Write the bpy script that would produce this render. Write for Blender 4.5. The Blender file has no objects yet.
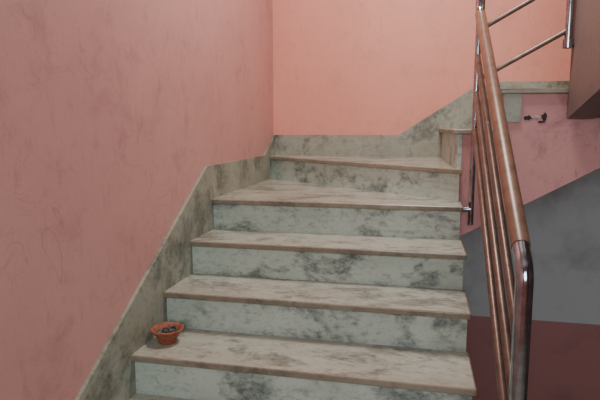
import bpy, math, random, bmesh
from mathutils import Vector
random.seed(3)
ZO = 1.576   # eye height above the landing floor
D = bpy.data
col = bpy.context.scene.collection

# ---------------------------------------------------------------- materials
def lin(c):
    return tuple(((x/255)/12.92 if x/255 <= .04045 else ((x/255+.055)/1.055)**2.4) for x in c)+(1,)

def new_mat(name):
    m = D.materials.new(name); m.use_nodes = True
    nt = m.node_tree; b = nt.nodes['Principled BSDF']
    return m, nt, b

def N(nt, t, **kw):
    n = nt.nodes.new(t)
    for k, v in kw.items():
        if k in n.inputs: n.inputs[k].default_value = v
        else: setattr(n, k, v)
    return n

def coords(nt, scale=(1,1,1), rot=(0,0,0)):
    tc = N(nt, 'ShaderNodeTexCoord'); mp = N(nt, 'ShaderNodeMapping')
    mp.inputs['Scale'].default_value = scale; mp.inputs['Rotation'].default_value = rot
    nt.links.new(tc.outputs['Object'], mp.inputs['Vector'])
    return mp.outputs['Vector']

def noise(nt, vec, scale, detail=6, rough=.6, dist=0):
    n = N(nt, 'ShaderNodeTexNoise'); n.inputs['Scale'].default_value = scale
    n.inputs['Detail'].default_value = detail; n.inputs['Roughness'].default_value = rough
    n.inputs['Distortion'].default_value = dist
    nt.links.new(vec, n.inputs['Vector']); return n.outputs['Fac']

def ramp(nt, fac, a, b, ca=(0,0,0,1), cb=(1,1,1,1)):
    r = N(nt, 'ShaderNodeValToRGB'); e = r.color_ramp.elements
    e[0].position, e[1].position = a, b; e[0].color, e[1].color = ca, cb
    nt.links.new(fac, r.inputs['Fac']); return r.outputs['Color']

def mix(nt, fac, a, b):
    m = N(nt, 'ShaderNodeMix', data_type='RGBA')
    for s, v in ((0, fac), (6, a), (7, b)):
        if isinstance(v, bpy.types.NodeSocket): nt.links.new(v, m.inputs[s])
        else: m.inputs[s].default_value = v
    return m.outputs[2]

def scaled(nt, v, k):
    m = N(nt, 'ShaderNodeMath', operation='MULTIPLY'); nt.links.new(v, m.inputs[0]); m.inputs[1].default_value = k
    return m.outputs[0]

def mul(nt, a, b):
    m = N(nt, 'ShaderNodeMath', operation='MULTIPLY'); nt.links.new(a, m.inputs[0]); nt.links.new(b, m.inputs[1])
    return m.outputs[0]

def marble(name, base, base2, dark, amount=.55, stretch=(1,1,1), rough=.35, dirt=None, fineamt=.42, big=3.6):
    m, nt, b = new_mat(name)
    v = coords(nt, stretch)
    c = mix(nt, ramp(nt, noise(nt, v, 3.0, 5), .35, .65), lin(base), lin(base2))
    v2 = coords(nt, stretch, (0.3, 0.5, 0.2))
    # large cloudy patches broken up by grain
    grain = noise(nt, v2, 34, 8, .78)
    blot = ramp(nt, noise(nt, v2, big, 8, .68, .3), .505, .605)
    c = mix(nt, scaled(nt, blot, amount*.6), c, lin(dark))
    c = mix(nt, scaled(nt, mul(nt, blot, ramp(nt, grain, .42, .60)), amount*.85), c, lin(dark))
    mid = ramp(nt, noise(nt, v2, 12, 8, .7, .3), .56, .65)
    c = mix(nt, scaled(nt, mid, amount*.5), c, lin(dark))
    c = mix(nt, scaled(nt, ramp(nt, grain, .52, .70), fineamt), c, lin(dark))
    streak = noise(nt, coords(nt, (stretch[0]*1.1, stretch[1]*1.1, 7), (0, .35, 0)), 3, 8, .7, 1.0)
    c = mix(nt, scaled(nt, ramp(nt, streak, .56, .66), .22), c, lin(dark))
    if dirt:
        c = mix(nt, scaled(nt, ramp(nt, noise(nt, v, 7, 8, .7), .45, .65), .3), c, lin(dirt))
    nt.links.new(c, b.inputs['Base Color'])
    b.inputs['Roughness'].default_value = rough
    return m

M_riser = marble('marble_riser', (200,210,199), (184,196,183), (76,86,86), .82, (.9,.9,1.3), .35, None, .5, 4.2)
M_tread = marble('marble_tread', (176,174,160), (190,188,174), (84,80,74), .7, (.9,1.5,1), .2, (146,130,110), .5, 4.5)
M_edge = marble('marble_polished_nosing', (158,148,132), (142,130,114), (86,76,68), .6, (.9,1,1), .3, (124,106,88), .5)
M_skirt = marble('marble_skirting', (166,167,152), (146,147,133), (76,78,72), .78, (1,1,1), .4, (136,122,102), .5)

def plaster(name, c1, c2, scuff, amt=.35, rough=.6, lines=.4):
    m, nt, b = new_mat(name)
    v = coords(nt)
    c = mix(nt, ramp(nt, noise(nt, v, 1.3, 6, .6), .35, .68), lin(c1), lin(c2))
    c = mix(nt, scaled(nt, ramp(nt, noise(nt, v, 5, 10, .75, .4), .52, .75), amt), c, lin(scuff))
    c = mix(nt, scaled(nt, ramp(nt, noise(nt, coords(nt, (1,1,.35), (.2,0,0)), 22, 8, .75), .56, .72), amt*.8), c, lin(scuff))
    for sc, rot in ((2.2,(0.4,0.2,0.9)), (3.7,(1.0,0.6,0.1)), (1.6,(.2,.9,.4))):
        f = noise(nt, coords(nt, (1,1,1), rot), sc, 2, .4, 2.2)
        r = N(nt, 'ShaderNodeValToRGB'); e = r.color_ramp.elements
        e[0].position = .497; e[0].color = (0,0,0,1); e[1].position = .5; e[1].color = (1,1,1,1)
        e2 = r.color_ramp.elements.new(.503); e2.color = (0,0,0,1)
        nt.links.new(f, r.inputs['Fac'])
        gate = ramp(nt, noise(nt, v, 1.9, 3), .5, .62)
        c = mix(nt, scaled(nt, mul(nt, r.outputs['Color'], gate), lines), c, lin(scuff))
    nt.links.new(c, b.inputs['Base Color']); b.inputs['Roughness'].default_value = rough
    bp = N(nt, 'ShaderNodeBump'); bp.inputs['Strength'].default_value = .18; bp.inputs['Distance'].default_value = .01
    nt.links.new(noise(nt, v, 26, 6, .7), bp.inputs['Height']); nt.links.new(bp.outputs[0], b.inputs['Normal'])
    return m

M_pink_l = plaster('pink_plaster_side', (210,154,148), (200,144,140), (128,94,96), .42, .5, .28)  # pink mixed dimmer and more mauve, shade put into the colour
M_pink_b = plaster('pink_plaster_back', (234,158,140), (226,149,132), (172,114,104), .35, .55, .15)  # pink mixed brighter, the stronger light here put into the colour
M_pink_s = plaster('pink_plaster_stringer', (212,154,150), (192,134,134), (96,72,76), .7)
M_shade = plaster('shaded_mauve_plaster', (122,104,100), (106,90,88), (66,56,56), .5)  # shade of the upper flight's side mixed into the plaster colour
M_ceil = plaster('ceiling_paint', (225,218,212), (215,208,204), (170,160,155), .2)

def two_tone(name, top, low, z):
    m, nt, b = new_mat(name)
    v = coords(nt); tc = N(nt, 'ShaderNodeTexCoord'); s = N(nt, 'ShaderNodeSeparateXYZ')
    nt.links.new(tc.outputs['Object'], s.inputs[0])
    g = N(nt, 'ShaderNodeMath', operation='GREATER_THAN'); g.inputs[1].default_value = z
    nt.links.new(s.outputs['Z'], g.inputs[0])
    c = mix(nt, g.outputs[0], lin(low), lin(top))
    c = mix(nt, scaled(nt, ramp(nt, noise(nt, v, 4, 8), .5, .7), .3), c, lin((70,60,62)))
    nt.links.new(c, b.inputs['Base Color']); b.inputs['Roughness'].default_value = .6
    return m
M_lower = two_tone('grey_and_maroon_paint', (178,180,180), (160,106,102), -1.39+ZO)

def simple(name, c, rough=.4, metal=0, var=None, s=20):
    m, nt, b = new_mat(name)
    base = lin(c)
    if var:
        cc = mix(nt, ramp(nt, noise(nt, coords(nt), s, 6), .4, .65), base, lin(var))
        nt.links.new(cc, b.inputs['Base Color'])
    else: b.inputs['Base Color'].default_value = base
    b.inputs['Roughness'].default_value = rough; b.inputs['Metallic'].default_value = metal
    return m
M_steel = simple('stainless_steel', (190,196,204), .13, 1, (160,164,174), 30)
M_rail = simple('brown_rail_reflection', (134,98,80), .36, .1, (110,80,66), 25)  # brown stands in for pink walls reflected in the steel
M_thin = simple('brown_thin_rail', (122,98,88), .34, .4, (102,80,72), 25)
M_clay = simple('terracotta', (166,96,72), .8, 0, (140,78,58), 40)
M_ash = simple('burnt_ash', (38,32,32), .9, 0, (130,120,114), 90)
M_dark = simple('exposed_cement', (62,58,62), .9, 0, (38,34,38), 60)
M_white = simple('chipped_white', (200,190,188), .8, 0, (150,140,140), 60)

# ---------------------------------------------------------------- helpers
def empty(name):
    e = D.objects.new(name, None); col.objects.link(e); return e

def mesh(name, vs, fs, mat, parent=None, bevel=0, smooth=False):
    me = D.meshes.new(name); me.from_pydata([tuple(v) for v in vs], [], fs); me.update()
    bm = bmesh.new(); bm.from_mesh(me); bmesh.ops.recalc_face_normals(bm, faces=bm.faces); bm.to_mesh(me); bm.free()
    o = D.objects.new(name, me); col.objects.link(o); me.materials.append(mat)
    if mat is M_tread and bevel:
        me.materials.append(M_edge)
        for p in me.polygons:
            if abs(p.normal.z) < .5: p.material_index = 1
    if parent: o.parent = parent
    if bevel:
        b = o.modifiers.new('bev', 'BEVEL'); b.width = bevel; b.segments = 3; b.limit_method = 'ANGLE'
        if mat is M_tread: b.material = 1
    if smooth:
        for p in me.polygons: p.use_smooth = True
    return o

def prism(name, poly, z0, z1, mat, parent=None, bevel=0):
    n = len(poly)
    vs = [(x, y, z0+ZO) for x, y in poly]+[(x, y, z1+ZO) for x, y in poly]
    fs = [tuple(range(n))[::-1], tuple(range(n, 2*n))]+[(i, (i+1) % n, n+(i+1) % n, n+i) for i in range(n)]
    return mesh(name, vs, fs, mat, parent, bevel)

def box(name, x0, x1, y0, y1, z0, z1, mat, parent=None, bevel=0):
    return prism(name, [(x0,y0),(x1,y0),(x1,y1),(x0,y1)], z0, z1, mat, parent, bevel)

def ext_x(name, yz, x0, x1, mat, parent=None, bevel=0):
    n = len(yz)
    vs = [(x0, y, z+ZO) for y, z in yz]+[(x1, y, z+ZO) for y, z in yz]
    fs = [tuple(range(n)), tuple(range(n, 2*n))[::-1]]+[(i, (i+1) % n, n+(i+1) % n, n+i) for i in range(n)]
    return mesh(name, vs, fs, mat, parent, bevel)

def ext_y(name, xz, y0, y1, mat, parent=None, bevel=0):
    n = len(xz)
    vs = [(x, y0, z+ZO) for x, z in xz]+[(x, y1, z+ZO) for x, z in xz]
    fs = [tuple(range(n)), tuple(range(n, 2*n))[::-1]]+[(i, (i+1) % n, n+(i+1) % n, n+i) for i in range(n)]
    return mesh(name, vs, fs, mat, parent, bevel)

def fillet(pts, r, seg=8):
    pts = [Vector(p) for p in pts]; out = [pts[0]]
    for i in range(1, len(pts)-1):
        a, b, c = pts[i-1], pts[i], pts[i+1]
        d1 = (a-b).normalized(); d2 = (c-b).normalized()
        ang = d1.angle(d2); t = min(r/math.tan(ang/2), (a-b).length*.49, (c-b).length*.49)
        p0, p1 = b+d1*t, b+d2*t
        for k in range(seg+1):
            s = k/seg; out.append(p0*(1-s)**2+b*2*s*(1-s)+p1*s*s)
    out.append(pts[-1]); return out

def tube(name, pts, rad, mat, parent=None, r=0):
    if r: pts = fillet(pts, r)
    cu = D.curves.new(name, 'CURVE'); cu.dimensions = '3D'; cu.bevel_depth = rad; cu.bevel_resolution = 6; cu.use_fill_caps = True
    s = cu.splines.new('POLY'); s.points.add(len(pts)-1)
    for i, p in enumerate(pts): s.points[i].co = (p[0], p[1], p[2]+ZO, 1)
    s.use_smooth = True
    o = D.objects.new(name, cu); col.objects.link(o); cu.materials.append(mat)
    if parent: o.parent = parent
    return o

# ---------------------------------------------------------------- dimensions (eye = 0 height)
XLW, YBW = -1.107, 4.05          # wall faces
XL, YB = XLW+.004, YBW-.004      # staircase stops just short of them
XR = .203
r, g = .17, .292
Y = {n: 1.843+(n-1)*g for n in range(-2, 5)}
Z = {n: -.896+(n-1)*r for n in range(-3, 5)}
Z5, Z6, Z7, Z8 = -.216, -.012, .190, .375
FL = -ZO; DEEP = -3.4; TOP = 2.3
XW = 2.6

# ---------------------------------------------------------------- room
box('wall_left', XLW-.15, XLW, -1.6, YBW+.15, DEEP, TOP, M_pink_l)
box('wall_back', XLW, XW, YBW, YBW+.15, -.10, TOP, M_pink_b)
box('wall_back_lower', XLW, XW, YBW, YBW+.15, DEEP, -.10, M_lower)
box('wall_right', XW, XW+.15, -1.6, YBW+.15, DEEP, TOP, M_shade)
box('wall_rear', XLW, XW, -1.75, -1.6, DEEP, TOP, M_pink_l)
box('ceiling', XLW-.15, XW+.15, -1.75, YBW+.15, TOP, TOP+.12, M_ceil)
box('floor', XLW, XW, -1.6, Y[-2]+.02, FL-.15, FL, M_tread)
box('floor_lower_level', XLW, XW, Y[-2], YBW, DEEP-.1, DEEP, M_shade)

# ---------------------------------------------------------------- staircase
st = empty('marble_staircase')
TH = .026; OV = .026
for n in range(-2, 5):
    lab = n+3
    y = Y[n]
    box(f'riser_{lab}', XL, XR, y+OV, y+OV+.02, Z[n-1], Z[n]-TH, M_riser, st)
    if n < 4:
        box(f'tread_{lab}', XL, XR+.012, y, Y[n+1]+OV+.01, Z[n]-TH, Z[n], M_tread, st, .006)
P5R = (XR, 2.91); P5L = (XL, 3.93)
prism('tread_7', [(XL, Y[4]), (XR+.012, Y[4]), (XR+.012, 2.96), (XL, 3.98)], Z[4]-TH, Z[4], M_tread, st, .006)
prism('riser_8', [P5L, P5R, (XR, 2.93), (XL, 3.95)], Z[4], Z5-TH, M_riser, st)
prism('tread_8', [(XL, 3.90), (XR+.012, 2.875), (XR+.012, 2.925), (.20, 3.0), (.19, YB), (XL, YB)], Z5-TH, Z5, M_tread, st, .006)
X6, X7 = .150, .41
YS = 2.93
prism('riser_9', [(X6, YB), (XR-.014, YS-.004), (XR+.008, YS-.004), (X6+.022, YB)], Z5, Z6-TH, M_riser, st)
prism('tread_9', [(X6-.024, YB), (XR-.036, YS-.02), (X7+.02, YS-.02), (X7+.02, YB)], Z6-TH, Z6, M_tread, st, .006)
box('riser_10', X7, X7+.018, YS-.004, YB, Z6, Z7-TH, M_riser, st)
box('landing_slab', X7-.024, 2.0, YS-.02, YB, Z7-TH, Z7, M_tread, st, .006)
prof = []
for n in range(-2, 5):
    prof += [(Y[n]+OV+.02, Z[n-1]-TH), (Y[n]+OV+.02, Z[n]-TH)]
prof += [(2.94, Z[4]-TH), (2.94, -.62), (Y[-2]+OV+.02, -1.9)]
ext_x('flight_body', prof, XL, XR-.004, M_pink_s, st)
prism('winder_body', [(XL, 2.94), (XR-.004, 2.94), (XR-.004, YB), (XL, YB)], -.62, Z[4]-TH, M_pink_s, st)
prism('winder_body_top', [(XL, 3.95), (XR-.004, 2.94), (XR-.004, YB), (XL, YB)], Z[4]-TH, Z5-TH, M_pink_s, st)
xz = [(XR-.002, Z6-TH), (X7+.019, Z6-TH), (X7+.019, Z7-TH), (2.0, Z7-TH), (2.0, .0), (1.22, .0), (XR-.002, -.585)]
ext_y('second_flight_body', xz, YS, YB, M_pink_s, st)
box('marble_cheek', X7-.004, X7+.078, YS-.012, YS-.0002, Z7-.165, Z7-TH, M_skirt, st)
def blob(name, cx, cz, w, h, mat, y=YS, n=14):
    pts = [(cx+w*math.cos(t)*random.uniform(.6, 1.1), cz+h*math.sin(t)*random.uniform(.5, 1.2)) for t in [i*2*math.pi/n for i in range(n)]]
    ext_y(name, pts, y-.003, y-.0002, mat, st)
blob('chip_1', .525, .045, .022, .014, M_dark)
blob('chip_2', .60, .052, .014, .02, M_dark)
blob('chip_3', .56, .05, .026, .010, M_white)
blob('chip_4', .59, .025, .02, .006, M_dark)
blob('chip_5', .265, -.24, .012, .03, M_dark)

# third flight, rising back towards the viewer on the right: first steps + side wall
X3 = .70
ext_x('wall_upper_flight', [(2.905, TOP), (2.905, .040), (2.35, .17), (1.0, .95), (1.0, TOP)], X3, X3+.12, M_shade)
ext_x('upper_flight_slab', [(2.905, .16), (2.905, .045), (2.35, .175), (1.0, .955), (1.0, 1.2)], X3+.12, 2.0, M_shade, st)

# skirtings
ext_x('baseboard_left', [(Y[-2]-.4, FL), (Y[-2]-.4, FL+.12), (.95, -1.237), (2.674, -.205), (3.76, -.205), (YBW, -.06), (YBW, -.6), (2.9, -.6), (2.7, -.62), (.9, -1.9), (.6,-1.9)], XLW-.002, XLW+.014, M_skirt)
ext_y('baseboard_back', [(XLW+.014, -.6), (XLW+.014, -.06), (-.16, -.058), (.34, .262), (.45, .31), (2.0, .31), (2.0, 0.1), (.6, -.1), (.2, -.4)], YBW-.014, YBW+.002, M_skirt)

# ---------------------------------------------------------------- railing
rl = empty('stair_railing')
XH = .265
far = Vector((XH, 2.85, .554)); near = Vector((XH, 1.406, -.355))
dirv = (far-near).normalized()
tube('main_frame', [(XH, 1.406, -1.30), near, far, (XH+.005, 2.90, 1.25)], .0225, M_steel, rl, .08)
tube('handrail_sleeve', [near+dirv*.085, far-dirv*.03], .0250, M_rail, rl)  # added sleeve carrying the painted wall reflection along the slope
for i, d in enumerate((.22, .40, .58)):
    off = Vector((0, 0, -d))
    a = near+off; b = far+off
    tube(f'mid_rail_{i+1}', [a, b+dirv*.02], .0145, M_thin, rl)
tube('upper_post', [(XH, 2.875, -.50), (XH, 2.875, 1.2)], .014, M_steel, rl)
for i, (yy, zz) in enumerate(((2.875, -.42), (1.406, -1.22))):
    tube(f'bracket_{i+1}', [(XR-.02, yy, zz), (XH, yy, zz)], .014, M_steel, rl)
def zr(x, z0): return z0+(x-.323)*.56
XP = .675
for i, z0 in enumerate((.505, .262, .72)):
    tube(f'second_rail_{i+1}', [(XH, 2.89, zr(XH, z0)), (XP, 2.875, zr(XP, z0))], .0115, M_thin, rl)
tube('second_post', [(XP, 2.875, Z8+.0), (XP, 2.875, 1.3)], .018, M_steel, rl)
tube('second_post_collar', [(XP, 2.875, Z8-.0), (XP, 2.875, Z8+.04)], .025, M_steel, rl)
tube('second_post_fixing', [(XP, 2.875, Z8+.02), (X3+.02, 2.875, Z8+.02)], .012, M_steel, rl)

# ---------------------------------------------------------------- clay bowl
def lathe(name, prof, mat, loc, parent=None, seg=48, scallop=0):
    vs, fs = [], []
    n = len(prof)
    for s in range(seg):
        a = 2*math.pi*s/seg
        for k, (rr, z, sc) in enumerate(prof):
            q = rr*(1+sc*scallop*math.cos(a*9))
            vs.append((loc[0]+q*math.cos(a), loc[1]+q*math.sin(a), loc[2]+z+sc*.0025*math.cos(a*9)+ZO))
    for s in range(seg):
        t = (s+1) % seg
        for k in range(n-1):
            fs.append((s*n+k, t*n+k, t*n+k+1, s*n+k+1))
    fs.append(tuple(s*n for s in range(seg))); fs.append(tuple(s*n+n-1 for s in range(seg)))
    return mesh(name, vs, fs, mat, parent, 0, True)
bowl = empty('clay_incense_bowl')
L = (-1.014, 2.0, Z[1]+.0005)
lathe('bowl_body', [(.034,0,0),(.037,.004,0),(.036,.010,0),(.041,.020,0),(.050,.034,0),(.058,.045,0),(.062,.052,.5),(.069,.056,1),(.070,.061,1),(.063,.062,.7),(.056,.057,0),(.050,.046,0),(.038,.032,0),(.02,.028,0)], M_clay, L, bowl, 72, .03)
lathe('ash_filling', [(.049,.040,0),(.047,.046,0),(.03,.050,0),(.01,.051,0)], M_ash, L, bowl)
for i in range(10):
    a = random.uniform(0, 6.28); q = random.uniform(0, .036)
    x, y = L[0]+q*math.cos(a), L[1]+q*math.sin(a); s = random.uniform(.006, .012)
    bm = bmesh.new(); bmesh.ops.create_icosphere(bm, subdivisions=2, radius=s)
    for v in bm.verts: v.co *= random.uniform(.75, 1.15); v.co += Vector((x, y, L[2]+.054+ZO))
    me = D.meshes.new('lump'); bm.to_mesh(me); bm.free(); me.materials.append(M_ash if i % 3 else M_dark)
    o = D.objects.new(f'lump_{i+1}', me); col.objects.link(o); o.parent = bowl

# ---------------------------------------------------------------- lights
def area(name, loc, target, sx, sy, e, c):
    l = D.lights.new(name, 'AREA'); l.shape = 'RECTANGLE'; l.size, l.size_y = sx, sy; l.energy = e; l.color = c
    o = D.objects.new(name, l); col.objects.link(o); o.location = (loc[0], loc[1], loc[2]+ZO)
    d = Vector(target)-Vector(loc); o.rotation_euler = d.to_track_quat('-Z', 'Y').to_euler()
area('ceiling_lamp_light', (.0, 2.5, 2.2), (.0, 2.9, 0), .6, .6, 60, (1, .97, .9))
area('rear_fill_light', (.3, -1.4, .7), (-.1, 2.5, -.5), 1.4, 1.2, 52, (.84, .97, 1))  # unseen fill added behind the camera, no window in the rear wall
area('lower_level_fill', (1.6, 1.6, -2.0), (1.2, 4.0, -1.2), .6, .6, 6, (.9, .95, 1))  # fill added to brighten the grey and maroon wall below
w = D.worlds.new('World'); bpy.context.scene.world = w; w.use_nodes = True
w.node_tree.nodes['Background'].inputs[0].default_value = (.75, .8, .85, 1)
w.node_tree.nodes['Background'].inputs[1].default_value = .3

# ---------------------------------------------------------------- camera
cd = D.cameras.new('camera'); cam = D.objects.new('camera', cd); col.objects.link(cam)
cd.sensor_width = 36; cd.lens = 540/600*36; cd.clip_start = .02
cam.location = (0, 0, ZO)
cam.rotation_euler = (math.radians(90-7.7), 0, math.radians(12.5))
bpy.context.scene.camera = cam
